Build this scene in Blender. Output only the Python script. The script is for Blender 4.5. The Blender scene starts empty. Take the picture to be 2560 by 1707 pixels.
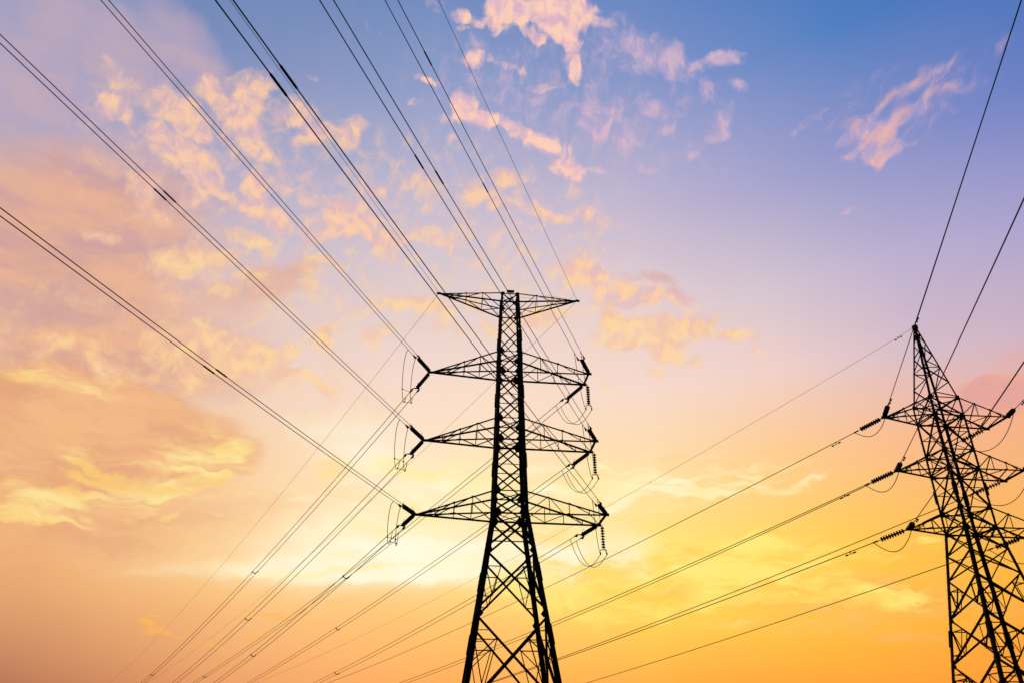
import bpy, bmesh, math, random
from mathutils import Vector, Matrix

random.seed(7)
scene = bpy.context.scene
COL = scene.collection
R = math.radians

# ------------------------------------------------------------------ camera
EYE = Vector((0.0, 0.0, 1.6))
PITCH = R(28.8)
cam_data = bpy.data.cameras.new('camera')
cam_data.sensor_width = 36.0
cam_data.lens = 36.0 * 2023.765 / 2560.0
cam_data.clip_start = 0.1
cam_data.clip_end = 20000.0
cam = bpy.data.objects.new('camera', cam_data)
COL.objects.link(cam)
cam.location = EYE
cam.rotation_euler = (math.pi / 2 + PITCH, 0.0, 0.0)
scene.camera = cam

scene.view_settings.view_transform = 'Standard'
scene.view_settings.look = 'None'
scene.view_settings.exposure = 0.0
scene.view_settings.gamma = 1.0
scene.render.engine = 'CYCLES'
scene.cycles.use_adaptive_sampling = True
scene.cycles.adaptive_threshold = 0.01
scene.cycles.adaptive_min_samples = 20
scene.cycles.use_denoising = False
scene.cycles.max_bounces = 3
scene.render.film_transparent = False


def lin(c):
    out = []
    for v in c:
        v = v / 255.0
        out.append(v / 12.92 if v <= 0.04045 else ((v + 0.055) / 1.055) ** 2.4)
    return out


# ------------------------------------------------------------------ sky (world, sunset with broken cloud)
# rows: elevation in degrees; columns: compass bearing in degrees from the line of the sunset
SKY_AZ = [-40, -30, -18, -8, 0, 10, 20, 30, 42]
SKY_EL = [0, 5, 10, 11.2, 12.6, 15, 20, 25, 31, 38, 46, 54, 75]
SKY_RGB = [
    [(120, 75, 60), (135, 85, 62), (180, 112, 72), (205, 125, 65), (212, 132, 60), (215, 135, 55), (215, 130, 48), (210, 125, 48), (200, 115, 50)],
    [(172, 106, 80), (182, 113, 83), (230, 150, 96), (246, 156, 80), (252, 162, 70), (255, 165, 60), (255, 160, 52), (252, 153, 52), (245, 148, 58)],
    [(232, 164, 110), (228, 163, 110), (248, 186, 122), (254, 194, 114), (254, 199, 106), (255, 211, 82), (255, 199, 62), (254, 181, 60), (250, 173, 72)],
    [(236, 168, 112), (234, 170, 114), (250, 198, 132), (254, 204, 132), (255, 212, 120), (255, 220, 90), (255, 205, 68), (254, 184, 66), (250, 174, 82)],
    [(240, 174, 116), (238, 176, 118), (254, 216, 156), (255, 240, 198), (255, 231, 152), (255, 226, 102), (255, 208, 76), (253, 185, 76), (249, 174, 92)],
    [(240, 180, 120), (240, 180, 125), (252, 210, 154), (255, 236, 182), (255, 226, 155), (255, 225, 122), (255, 208, 96), (252, 184, 98), (248, 175, 110)],
    [(235, 178, 125), (240, 186, 140), (250, 214, 176), (255, 230, 194), (255, 227, 180), (254, 221, 165), (253, 203, 146), (248, 182, 142), (238, 166, 138)],
    [(230, 185, 155), (236, 196, 172), (240, 212, 198), (248, 220, 203), (250, 221, 199), (247, 217, 202), (240, 208, 200), (216, 188, 197), (198, 172, 196)],
    [(215, 180, 170), (215, 188, 190), (220, 199, 203), (226, 207, 208), (232, 210, 206), (230, 207, 208), (212, 196, 208), (188, 176, 208), (166, 157, 205)],
    [(170, 164, 194), (168, 166, 200), (184, 180, 205), (195, 188, 208), (198, 188, 209), (194, 183, 208), (174, 168, 207), (142, 149, 201), (106, 128, 196)],
    [(140, 152, 194), (116, 140, 187), (134, 150, 194), (145, 158, 200), (142, 157, 201), (136, 152, 200), (116, 142, 198), (82, 127, 193), (65, 112, 185)],
    [(120, 140, 184), (86, 122, 180), (92, 128, 181), (97, 131, 186), (96, 131, 189), (88, 127, 189), (70, 118, 190), (62, 112, 185), (58, 105, 180)],
    [(60, 95, 160), (60, 95, 160), (60, 95, 160), (60, 95, 160), (60, 95, 160), (60, 95, 160), (58, 93, 160), (56, 91, 160), (55, 90, 158)],
]
# cloud lobes: azimuth, elevation, half length, half width, tilt (all degrees), density
CLOUD_LOBES = {
  'hazepink': [(-36.23,43.33,5.28,1.44,-4,0.55),(-39.82,38.93,2.99,1.87,4,0.65),(-29.78,44.93,3.48,1.19,-20,0.55),(-34.07,41.82,2.21,1.25,-11,0.5),(-28.99,43.63,1.85,1.0,-4,0.5),(-35.87,37.37,5.24,1.7,1,0.5),(-30.65,43.67,4.98,1.79,-14,0.5),(-38.51,41.72,5.28,2.58,1,0.45),(-30.05,39.21,5.71,1.8,-14,0.3),(-29.68,33.26,5.5,1.53,1,0.3)],
  'hazeor': [(-37.44,32.98,5.55,3.12,4,0.7),(-33.16,32.82,5.7,3.23,7,0.55),(-35.98,28.86,5.39,2.92,11,0.6),(-31.51,30.15,3.89,1.5,-10,0.4),(-33.13,25.32,6.67,2.69,1,0.7),(-26.01,26.92,6.21,2.59,-4,0.55),(-27.75,24.2,6.15,1.52,-1,0.7),(-27.78,31.61,6.09,3.36,2,0.35),(-28.36,35.72,4.57,2.32,-7,0.22)],
  'pink': [(0.21,51.23,2.3,1.02,0,1.0),(-1.67,51.3,1.17,0.72,0,0.8),(1.24,50.69,1.66,0.54,-1,0.8),(4.6,50.07,1.95,0.94,-5,1.05),(7.22,50.48,1.47,1.1,-1,1.0),(5.0,51.08,2.07,0.61,-2,0.6),(4.47,49.26,0.7,0.44,-29,0.8),(5.85,48.78,1.11,0.45,-7,0.95),(5.97,47.82,0.76,0.66,-41,0.9),(5.98,46.93,0.78,0.51,-2,0.8),(-5.37,50.53,0.82,0.34,2,0.9),(-3.09,50.37,1.23,0.34,-4,0.85),(-4.91,49.86,0.65,0.17,2,0.6),(-1.56,49.83,0.39,0.37,-86,0.7),(1.83,49.41,1.26,0.35,-20,0.95),(2.63,48.89,0.55,0.26,-9,0.7),(-3.67,47.86,1.07,0.56,-3,0.95),(0.12,47.41,1.41,0.18,-6,0.55),(-8.48,46.18,0.76,0.23,-3,0.9),(2.54,46.31,1.09,0.26,-6,0.6),(-9.16,44.73,0.51,0.27,-9,0.45),(-4.43,45.27,1.08,0.57,2,0.9),(-3.63,44.43,1.65,0.68,-13,0.95),(-1.9,44.13,2.07,0.43,-7,0.9),(-6.06,43.88,1.27,0.34,8,0.6),(-5.62,42.95,0.86,0.52,21,0.4),(0.75,43.17,1.18,0.4,-24,1.0),(2.42,42.43,1.15,0.5,-16,0.75),(4.43,41.75,1.77,0.75,-25,0.7),(5.84,40.74,1.43,0.38,-13,0.75),(4.91,40.46,1.45,0.48,-22,1.0),(8.15,40.28,0.43,0.27,-3,0.5),(-7.71,51.17,1.05,0.35,-6,0.4),(-7.6,48.27,0.84,0.26,15,0.3),(-14.05,48.98,0.83,0.45,-3,0.25),(-19.17,45.37,0.76,0.31,-8,0.4)],
  'palepink': [(10.48,48.99,1.96,1.05,-8,0.7),(9.2,49.97,0.79,0.35,4,0.6),(14.18,47.59,2.66,1.07,-22,0.75),(15.87,46.48,1.3,0.75,-30,0.7),(11.55,46.88,1.14,0.46,-10,0.4),(19.56,46.22,1.79,0.45,-1,0.75),(21.01,46.13,1.19,0.45,-16,0.7),(17.95,44.55,0.73,0.6,7,0.55),(21.07,44.15,0.68,0.39,-16,0.75),(19.55,42.4,0.9,0.54,63,0.7),(18.76,41.54,0.68,0.34,0,0.7),(16.2,40.61,0.62,0.27,2,0.5),(8.15,44.12,0.9,0.63,-3,0.85),(9.33,42.92,2.14,0.93,-16,0.6),(8.19,42.61,0.66,0.58,1,0.5),(13.7,43.8,0.8,0.57,-4,0.65),(14.2,42.42,0.92,0.37,-13,0.35),(9.38,45.02,1.49,0.37,-11,0.35),(11.89,40.14,0.94,0.28,-24,0.45),(10.2,39.36,0.69,0.28,-15,0.3),(27.6,34.64,0.52,0.16,2,0.7),(22.67,39.75,0.47,0.2,-44,0.35),(24.36,40.52,1.26,0.18,7,0.3),(26.61,40.9,1.05,0.26,6,0.4),(8.31,43.8,11.1,4.24,-10,0.28),(-1.18,46.69,8.64,3.33,1,0.22),(33.33,21.98,2.06,0.96,1,0.3)],
  'wisp': [(30.96,38.74,0.98,0.75,-4,1.1),(30.92,37.71,1.13,0.51,7,1.1),(32.28,37.77,0.95,0.2,-8,0.9),(30.53,36.98,0.55,0.31,17,0.8),(32.33,39.18,1.96,0.4,9,0.6),(35.26,39.5,2.56,0.34,6,0.45),(38.21,39.69,2.07,0.28,-1,0.3),(29.16,39.33,1.43,0.23,17,0.75),(28.63,38.16,1.4,0.21,7,0.7),(31.65,40.29,1.98,0.25,13,0.5),(34.52,40.65,2.2,0.25,7,0.4),(30.4,41.18,3.52,1.01,8,0.35),(37.2,40.71,3.98,0.72,4,0.3),(36.73,38.85,0.58,0.19,-7,0.5),(33.57,38.92,4.11,1.49,8,0.3),(30.45,38.57,2.02,1.01,0,0.35)],
  'peach': [(-33.76,39.83,1.06,0.49,0,0.85),(-32.9,39.52,0.85,0.34,5,0.8),(-34.04,40.94,1.56,0.95,-30,0.45),(-30.02,40.98,1.33,0.81,-4,0.85),(-28.11,40.52,1.42,0.73,-11,1.0),(-27.0,40.02,0.83,0.48,-14,0.8),(-30.31,39.26,0.8,0.46,-10,0.9),(-28.68,38.8,1.46,0.77,-8,0.7),(-26.57,38.02,1.34,0.69,-18,1.0),(-25.54,37.74,0.61,0.52,7,0.8),(-29.43,37.76,0.68,0.31,-14,0.9),(-27.77,37.33,1.33,0.56,6,0.6),(-25.97,36.44,0.88,0.54,87,0.85),(-24.83,36.83,0.51,0.39,-28,0.7),(-30.0,35.29,1.12,0.56,-2,0.65),(-27.56,42.86,0.95,0.7,6,0.6),(-23.62,43.93,1.28,0.85,9,0.75),(-25.38,42.89,1.96,0.9,6,0.5),(-23.82,42.21,1.64,0.92,11,0.7),(-23.49,40.97,1.34,0.63,-5,1.0),(-22.91,40.04,1.05,0.6,-15,0.95),(-21.99,39.7,0.65,0.47,8,0.7),(-19.97,42.72,1.63,0.73,-3,0.75),(-18.67,42.42,1.29,0.61,-17,0.7),(-17.75,41.38,1.36,0.48,16,0.6),(-15.18,42.42,1.55,0.58,11,0.85),(-14.97,41.65,0.85,0.68,3,0.85),(-22.0,37.69,0.81,0.68,66,0.9),(-21.65,36.14,0.88,0.64,4,1.0),(-23.56,36.17,0.76,0.42,-7,0.55),(-19.61,35.64,0.94,0.43,-6,0.9),(-16.67,37.52,1.99,0.48,0,0.4),(-14.16,36.62,1.59,1.04,-5,0.9),(-15.35,35.65,1.79,0.71,15,0.8),(-12.72,35.96,1.98,0.83,-9,0.75),(-10.91,34.89,1.47,0.68,-14,0.7),(-12.08,38.9,1.24,0.6,-4,0.4),(-8.62,39.49,1.21,0.38,1,0.4),(-0.66,40.35,1.22,0.39,-10,0.9),(-1.43,38.56,1.62,0.61,-10,0.6),(-3.23,39.21,0.93,0.33,-5,0.5),(2.17,39.65,0.99,0.56,-11,0.4),(3.53,37.5,1.53,0.39,-12,0.9),(2.49,38.13,0.68,0.29,-23,0.5),(6.34,37.58,0.9,0.33,-10,0.6),(7.68,36.81,1.57,0.5,-15,0.4),(5.72,38.84,0.62,0.28,-16,0.5),(-9.29,35.58,2.03,0.39,8,0.4),(-5.53,35.68,1.37,0.56,-5,0.45),(-32.03,31.84,1.04,0.3,6,0.5),(-28.75,34.03,1.54,0.41,-4,0.45),(6.25,33.54,1.21,0.79,3,0.95),(7.39,33.06,1.32,0.51,-11,0.8),(9.91,31.77,1.95,0.73,0,1.0),(8.59,31.58,1.5,0.56,-4,0.9),(11.81,31.32,1.28,0.56,-9,0.8),(13.69,30.94,1.25,0.45,-14,0.7),(7.26,31.38,0.94,0.76,-21,0.8),(14.75,29.49,1.55,0.55,-2,0.8),(5.38,33.02,2.01,0.84,-2,0.5),(-13.41,38.48,11.23,3.81,-5,0.3),(-1.07,38.15,9.19,3.32,-7,0.26),(-27.08,37.63,7.75,4.64,-1,0.3)],
  'gold': [(-26.22,31.7,2.11,0.63,18,1.0),(-26.02,30.94,0.96,0.42,-2,0.7),(-23.23,32.18,1.44,0.38,29,0.7),(-21.79,33.95,1.52,0.43,-2,0.75),(-20.44,33.51,0.76,0.38,-15,0.7),(-21.84,31.35,0.59,0.21,1,0.5),(-15.99,33.5,0.82,0.33,15,0.8),(-14.97,33.21,0.61,0.29,-26,0.6),(-16.66,31.75,0.56,0.33,-8,0.5),(-23.35,30.12,0.98,0.37,-12,0.5),(-22.83,26.43,2.1,1.16,-14,0.85),(-21.12,26.43,1.31,1.12,-10,0.9),(-25.0,25.51,1.89,1.04,-10,0.75),(-21.41,25.71,1.41,0.59,-1,0.9),(-18.16,26.17,1.1,0.69,49,1.0),(-17.24,26.83,0.56,0.46,48,0.8),(-19.71,26.64,0.87,0.59,-10,0.6),(-17.04,25.62,0.7,0.22,-1,0.8),(-15.03,25.02,0.95,0.36,-13,0.9),(-14.86,28.08,0.86,0.76,36,0.75),(-14.33,28.7,0.72,0.51,28,0.6),(-29.76,23.99,1.01,0.29,-16,0.5),(-23.91,23.7,1.24,0.52,-11,0.6),(-29.37,22.06,0.69,0.22,-5,0.7),(-32.69,24.66,1.2,0.29,-2,0.3),(-9.54,31.23,1.94,0.5,7,0.7),(-6.58,31.0,1.29,0.46,-14,0.6),(-10.29,29.07,1.88,0.56,13,0.5),(-6.03,29.9,1.91,0.75,-18,0.6),(-3.31,31.4,1.32,0.56,1,0.5),(1.31,30.31,1.96,0.57,-9,0.7),(3.28,30.56,1.64,0.4,5,0.7),(-1.3,29.46,1.62,0.45,-8,0.5),(8.14,30.06,1.54,0.59,-34,0.9),(9.66,29.12,2.09,0.84,3,1.0),(11.56,29.11,1.57,0.67,4,0.9),(12.61,27.34,1.82,0.62,-18,1.0),(10.86,28.46,2.51,0.39,0,0.8),(15.3,29.01,1.34,0.39,11,0.95),(13.48,29.34,1.54,0.34,-15,0.8),(17.99,27.76,1.29,0.28,-17,0.8),(16.39,28.13,1.19,0.28,-21,0.7),(18.86,26.76,0.57,0.25,-21,0.6),(11.54,26.03,0.85,0.28,-13,0.5),(7.33,25.47,0.37,0.25,-2,0.5),(21.24,23.71,0.83,0.27,-4,0.6),(5.81,34.69,1.56,0.39,5,0.4),(-9.36,32.79,13.17,3.35,4,0.3),(-20.69,28.68,7.58,3.77,0,0.32),(7.17,30.12,7.11,3.1,-3,0.28),(-14.01,24.01,7.64,2.75,5,0.25),(-32.18,23.76,5.22,1.23,2,0.35),(-27.69,23.95,4.1,1.01,-3,0.35),(-33.72,26.45,5.7,1.47,6,0.28)],
  'mauve': [(-19.22,32.06,2.06,0.62,34,0.75),(-17.72,32.43,1.09,0.39,30,0.7),(-21.03,30.4,2.63,0.81,18,0.6),(-18.75,31.18,1.79,0.67,26,0.55),(11.99,32.84,1.34,0.34,-22,0.75),(10.21,33.06,0.85,0.33,3,0.5),(13.75,31.41,1.13,0.5,-14,0.8),(10.24,31.74,1.61,0.45,-13,0.5),(-20.23,30.94,4.15,1.64,18,0.25)],
  'salmon': [(33.06,21.85,1.73,0.33,2,0.6),(34.34,20.76,1.35,0.46,10,0.6),(35.02,22.95,1.15,0.32,13,0.4),(33.23,21.63,1.83,0.52,3,0.9),(34.28,20.53,1.35,0.6,10,0.8),(32.89,22.08,0.95,0.23,19,0.8),(30.75,21.28,1.18,0.39,0,0.4),(33.59,21.3,2.04,0.62,3,0.45),(31.9,20.29,2.76,0.72,0,0.4)],
  'tan': [(-31.68,20.34,5.98,2.18,2,1.1),(-26.84,20.46,6.02,1.75,-5,1.1),(-23.38,19.95,3.41,1.12,-10,0.6),(-31.62,17.63,5.51,1.44,10,0.9),(-25.1,18.42,3.03,0.74,-7,0.7),(-27.66,13.85,7.49,1.43,5,0.5),(-22.85,16.15,6.46,1.01,6,0.35),(-28.62,19.65,7.93,2.71,1,0.5),(-31.16,24.51,7.3,1.49,2,0.4)],
  'yellow': [(-34.8,22.26,1.55,0.52,4,0.62),(-32.59,22.28,2.33,0.39,0,0.62),(-29.8,22.29,2.19,0.3,-1,0.45),(-19.89,19.87,1.17,0.69,15,0.8),(-20.95,19.74,2.12,0.47,3,0.5),(-22.71,19.26,2.07,0.21,1,0.6),(-28.14,17.72,1.72,0.21,-17,0.8),(-26.74,16.92,2.69,0.22,-8,0.95),(-28.23,16.16,1.82,0.2,12,0.8),(-24.23,16.7,1.95,0.41,11,0.85),(-22.36,17.49,1.9,0.39,17,0.85),(-21.97,18.18,1.56,0.23,-3,0.9),(-21.12,19.2,1.57,0.21,7,0.6),(-30.96,15.2,2.34,0.63,19,0.95),(-31.62,14.39,1.93,0.42,4,0.9),(-29.78,15.86,1.09,0.49,49,0.8),(-28.73,15.36,0.78,0.28,-2,0.7),(-29.14,14.26,1.35,0.14,-1,0.7),(-32.06,15.98,1.32,0.37,-2,0.5),(-27.64,14.7,0.72,0.14,-18,0.5),(-23.42,15.25,0.72,0.18,18,0.7),(-26.0,14.78,0.42,0.15,6,0.5),(-30.78,18.77,3.72,0.48,-5,0.3),(-13.45,19.54,1.22,0.71,22,0.6),(-13.65,18.85,0.78,0.27,4,0.6),(-11.69,19.12,1.43,0.27,-6,0.5),(5.93,19.81,1.47,0.33,3,0.5),(17.84,19.03,0.69,0.27,-25,0.5),(20.82,14.83,2.03,0.25,-1,0.4),(-26.57,16.19,7.79,2.22,7,0.28),(-20.83,20.55,4.27,1.58,7,0.25),(-23.96,17.8,5.52,1.01,3,0.25)],
  'creamsoft': [(-7.83,13.57,8.28,0.94,4,0.7),(-4.77,13.51,4.17,0.69,9,0.9),(-17.14,12.8,6.65,0.46,7,0.45),(-7.5,12.79,4.94,0.68,2,0.8),(-9.89,15.07,6.65,1.58,2,0.55),(-7.94,19.19,4.95,1.2,-5,0.5),(-11.68,21.72,3.81,1.64,-5,0.6),(3.36,13.4,4.2,1.16,-1,0.65),(6.21,14.4,3.36,1.32,-1,0.5),(8.01,16.21,3.96,1.6,26,0.3),(11.57,12.65,3.41,1.58,-21,0.35),(-10.62,13.99,9.0,1.57,4,0.35)],
  'cream': [(-5.88,18.86,2.63,0.27,-8,0.9),(-2.94,18.65,1.76,0.25,-10,0.9),(-4.43,19.31,2.95,0.22,-3,0.7),(-7.96,19.46,1.75,0.22,-9,0.6),(-8.3,20.13,1.75,0.22,10,0.5),(2.92,18.1,1.75,0.19,-8,0.9),(4.39,18.21,1.05,0.16,-7,0.9),(8.22,19.04,2.91,0.24,3,0.8),(7.58,18.11,2.01,0.27,-7,0.8),(9.33,18.44,2.86,0.22,-7,0.85),(12.71,18.06,1.67,0.19,-10,0.85),(14.33,17.6,1.93,0.19,-6,1.0),(13.58,18.27,1.65,0.16,-16,0.8),(12.22,18.74,2.27,0.19,-2,0.6),(17.13,17.98,2.15,0.16,-9,0.5),(20.05,17.74,1.59,0.15,6,0.5),(21.43,18.06,1.05,0.15,8,0.4),(7.7,19.88,2.04,0.33,-7,0.5),(17.22,18.55,1.07,0.16,-15,0.4),(7.52,17.3,1.72,0.27,17,0.5),(6.45,18.7,12.22,1.64,-2,0.38),(-8.15,18.09,7.47,2.17,2,0.4),(-15.29,12.61,5.2,0.23,5,0.6),(-10.53,13.05,4.33,0.26,5,0.7),(-4.5,13.78,2.51,0.24,9,0.7),(-10.67,14.51,5.5,0.79,1,0.35),(-7.45,16.23,4.52,1.08,8,0.35),(4.85,15.5,4.55,1.6,8,0.35)],
  'sunlit': [(10.5,12.69,3.0,0.36,9,0.7),(15.29,12.59,1.54,0.23,-13,0.8),(13.65,12.17,2.66,0.35,7,0.7),(9.84,11.43,1.6,0.23,-6,0.8),(8.73,10.96,1.6,0.26,-11,0.9),(10.29,10.53,2.65,0.3,-4,1.0),(13.47,10.66,1.57,0.22,2,0.9),(12.79,11.57,1.81,0.23,-17,0.8),(15.07,10.96,3.09,0.2,-3,0.7),(17.56,12.19,2.06,0.22,4,0.6),(19.96,11.41,2.92,0.3,-10,0.7),(20.56,10.64,2.67,0.24,-2,0.7),(23.76,9.93,2.05,0.28,-8,0.7),(27.55,13.38,0.61,0.22,-22,0.6),(27.02,13.08,1.33,0.39,-17,0.3),(16.0,13.95,2.39,0.41,6,0.5),(12.82,11.83,11.35,2.54,-2,0.4),(12.19,13.39,8.07,1.81,-3,0.3),(6.02,11.03,5.45,1.53,5,0.25),(18.46,13.01,5.11,1.0,1,0.4),(10.3,13.48,2.48,0.62,12,0.5),(7.76,12.53,1.9,0.42,-11,0.6),(17.82,10.57,4.01,0.24,-1,0.6),(25.0,10.3,2.7,0.24,-9,0.5),(14.39,13.79,2.15,0.31,8,0.5)],
  'orange': [(11.69,11.16,1.05,0.18,-8,0.7),(11.45,11.43,0.8,0.15,7,0.5),(23.32,11.2,1.43,0.24,4,0.7),(22.7,10.48,2.81,0.22,-6,0.6),(26.07,9.98,3.54,0.33,-7,0.6),(20.64,11.12,1.44,0.15,-10,0.4),(25.34,7.74,1.51,0.28,-12,0.45),(11.79,20.07,1.15,0.32,6,0.35),(6.48,19.11,1.16,0.22,-11,0.4),(22.7,10.48,8.0,1.91,-4,0.42),(19.13,10.98,7.36,1.23,-8,0.35),(7.73,12.14,4.33,0.78,-11,0.35),(16.35,9.18,7.53,0.96,0,0.3),(-17.07,10.61,7.62,0.97,-3,0.22),(6.14,13.09,3.33,0.52,3,0.3)],
  'scrap': [(-23.48,8.83,0.38,0.2,-9,1.0),(-22.53,8.49,0.71,0.2,-9,0.9),(-22.97,8.35,0.93,0.11,-1,0.8),(-21.49,7.97,0.81,0.11,-5,0.6),(-23.04,9.28,0.48,0.11,-11,0.5),(-17.52,10.29,0.77,0.19,-11,0.6),(-15.95,9.93,1.18,0.17,-7,0.6),(-16.78,8.72,1.26,0.14,-9,0.5),(-19.32,7.8,0.97,0.14,-5,0.5),(4.73,6.32,1.31,0.14,3,0.6),(5.81,7.04,2.37,0.15,3,0.4),(17.29,7.23,2.95,0.14,4,0.4)],
}

# per cloud kind: main colour, shaded colour, noise weight, edge start, edge end, greatest opacity, noise kind
CLOUD_KINDS = [
    ('hazepink', (198, 172, 184), (184, 166, 192), 0.90, -0.05, 1.15, 0.80, 'soft'),
    ('hazeor', (234, 176, 142), (208, 160, 154), 0.90, -0.10, 1.15, 0.88, 'soft'),
    ('tan', (243, 184, 132), (228, 166, 124), 0.80, 0.02, 0.90, 0.92, 'soft'),
    ('creamsoft', (255, 252, 228), (255, 244, 208), 0.60, 0.05, 1.20, 0.85, 'soft'),
    ('mauve', (214, 168, 158), (228, 176, 156), 1.10, 0.05, 1.10, 0.78, 'puff'),
    ('palepink', (222, 186, 200), (186, 168, 206), 1.50, 0.05, 1.30, 0.78, 'puff'),
    ('wisp', (250, 188, 172), (186, 168, 206), 1.50, 0.12, 1.55, 0.76, 'streak'),
    ('pink', (255, 208, 184), (226, 184, 198), 1.60, 0.08, 1.10, 0.96, 'puff'),
    ('peach', (255, 206, 164), (228, 186, 184), 1.55, 0.02, 1.35, 0.90, 'puff'),
    ('gold', (255, 214, 154), (243, 192, 160), 1.55, 0.02, 1.40, 0.84, 'puff'),
    ('orange', (248, 176, 84), (250, 188, 104), 1.60, 0.08, 1.15, 0.70, 'wispy'),
    ('scrap', (255, 184, 76), (252, 176, 88), 1.60, 0.18, 1.10, 0.80, 'wispy'),
    ('yellow', (255, 238, 158), (254, 208, 116), 1.90, 0.06, 1.40, 0.78, 'wispy'),
    ('salmon', (238, 164, 140), (226, 162, 156), 1.20, 0.05, 1.20, 0.80, 'wispy'),
    ('sunlit', (255, 238, 124), (255, 206, 84), 1.90, 0.06, 1.20, 0.88, 'wispy'),
    ('cream', (255, 248, 208), (255, 236, 168), 1.70, 0.08, 1.25, 0.90, 'wispy'),
]


LOBE_GROW = 1.6
AZ_CUTS = [-26, -16, -8, 2, 12, 24]
EL_CUTS = [12, 18, 27, 37]


def build_world():
    w = bpy.data.worlds.new('World')
    scene.world = w
    w.use_nodes = True
    nt = w.node_tree
    nt.nodes.clear()
    N, L = nt.nodes, nt.links

    def put(sock, v):
        if hasattr(v, 'is_output') or isinstance(v, bpy.types.NodeSocket):
            L.new(v, sock)
        else:
            sock.default_value = v

    def math_(op, a, b=0.0, c=None, clamp=False):
        n = N.new('ShaderNodeMath')
        n.operation = op
        n.use_clamp = clamp
        put(n.inputs[0], a)
        put(n.inputs[1], b)
        if c is not None:
            put(n.inputs[2], c)
        return n.outputs[0]

    def vmath(op, a, b):
        n = N.new('ShaderNodeVectorMath')
        n.operation = op
        put(n.inputs[0], a)
        put(n.inputs[1], b)
        return n.outputs['Value'] if op == 'DOT_PRODUCT' else n.outputs[0]

    def xyz(x, y, z):
        n = N.new('ShaderNodeCombineXYZ')
        for s, v in zip(n.inputs, (x, y, z)):
            put(s, v)
        return n.outputs[0]

    def noise(vec, scale, detail=6.0, rough=0.55, dist=0.0, col=False, lac=2.0):
        n = N.new('ShaderNodeTexNoise')
        n.inputs['Scale'].default_value = scale
        n.inputs['Detail'].default_value = detail
        n.inputs['Roughness'].default_value = rough
        n.inputs['Distortion'].default_value = dist
        n.inputs['Lacunarity'].default_value = lac
        L.new(vec, n.inputs['Vector'])
        return n.outputs['Color'] if col else n.outputs[0]

    def smooth(v, a, b, lo=0.0, hi=1.0):
        n = N.new('ShaderNodeMapRange')
        n.interpolation_type = 'SMOOTHSTEP'
        put(n.inputs[0], v)
        for i, k in enumerate((a, b, lo, hi)):
            n.inputs[1 + i].default_value = k
        return n.outputs[0]

    def mix(f, a, b):
        n = N.new('ShaderNodeMix')
        n.data_type = 'RGBA'
        put(n.inputs[0], f)
        put(n.inputs[6], a)
        put(n.inputs[7], b)
        return n.outputs[2]

    tc = N.new('ShaderNodeTexCoord')
    sep = N.new('ShaderNodeSeparateXYZ')
    L.new(tc.outputs['Generated'], sep.inputs[0])
    dx, dy, dz = sep.outputs
    az = math_('MULTIPLY', math_('ARCTAN2', dx, dy), 180 / math.pi)
    el = math_('MULTIPLY', math_('ARCSINE', dz), 180 / math.pi)
    azel = xyz(az, el, 0.0)

    # clear-sky colour: one elevation ramp per bearing, blended across
    def ramp(k):
        n = N.new('ShaderNodeValToRGB')
        cr = n.color_ramp
        cr.interpolation = 'LINEAR'
        while len(cr.elements) < len(SKY_EL):
            cr.elements.new(0.5)
        for i, e in enumerate(SKY_EL):
            cr.elements[i].position = e / 90.0
        for i, e in enumerate(SKY_EL):
            cr.elements[i].color = lin(SKY_RGB[i][k]) + [1.0]
        L.new(elr, n.inputs[0])
        return n.outputs[0]

    big = noise(azel, 0.06, 3.0, 0.5)
    elr = math_('MULTIPLY', math_('ADD', el, math_('MULTIPLY', math_('SUBTRACT', big, 0.5), 3.0)), 1 / 90.0, clamp=True)
    col = ramp(0)
    for k in range(1, len(SKY_AZ)):
        n = N.new('ShaderNodeMapRange')
        n.interpolation_type = 'LINEAR'
        L.new(az, n.inputs[0])
        n.inputs[1].default_value = SKY_AZ[k - 1]
        n.inputs[2].default_value = SKY_AZ[k]
        col = mix(n.outputs[0], col, ramp(k))

    # noises that break up the cloud edges
    warp1 = vmath('SUBTRACT', noise(azel, 0.30, 3.0, 0.55, 0.0, True), (0.5, 0.5, 0.5))
    wn = N.new('ShaderNodeVectorMath')
    wn.operation = 'MULTIPLY_ADD'
    L.new(warp1, wn.inputs[0])
    wn.inputs[1].default_value = (2.6, 2.2, 0.0)
    L.new(azel, wn.inputs[2])
    P = wn.outputs[0]
    sp = N.new('ShaderNodeSeparateXYZ')
    L.new(P, sp.inputs[0])
    px, py = sp.outputs[0], sp.outputs[1]
    M1 = xyz(math_('MULTIPLY', px, px), math_('MULTIPLY', px, py), math_('MULTIPLY', py, py))
    M2 = xyz(px, py, 1.0)

    puff = noise(P, 0.62, 9.0, 0.62, 0.25)
    wispv = N.new('ShaderNodeMapping')
    wispv.inputs['Scale'].default_value = (0.26, 1.0, 1.0)
    wispv.inputs['Rotation'].default_value = (0, 0, R(4))
    L.new(P, wispv.inputs[0])
    wispy = noise(wispv.outputs[0], 1.15, 9.0, 0.64, 0.5)
    strv = N.new('ShaderNodeMapping')
    strv.inputs['Rotation'].default_value = (0, 0, R(-32))
    L.new(P, strv.inputs[0])
    strw = N.new('ShaderNodeMapping')
    strw.inputs['Scale'].default_value = (0.30, 1.2, 1.0)
    L.new(strv.outputs[0], strw.inputs[0])
    streak = noise(strw.outputs[0], 0.85, 9.0, 0.60, 0.4)
    softv = N.new('ShaderNodeMapping')
    softv.inputs['Scale'].default_value = (0.6, 1.0, 1.0)
    L.new(P, softv.inputs[0])
    soft = noise(softv.outputs[0], 0.16, 7.0, 0.52, 0.3)
    kinds = {'puff': puff, 'wispy': wispy, 'streak': streak, 'soft': soft}
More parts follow.
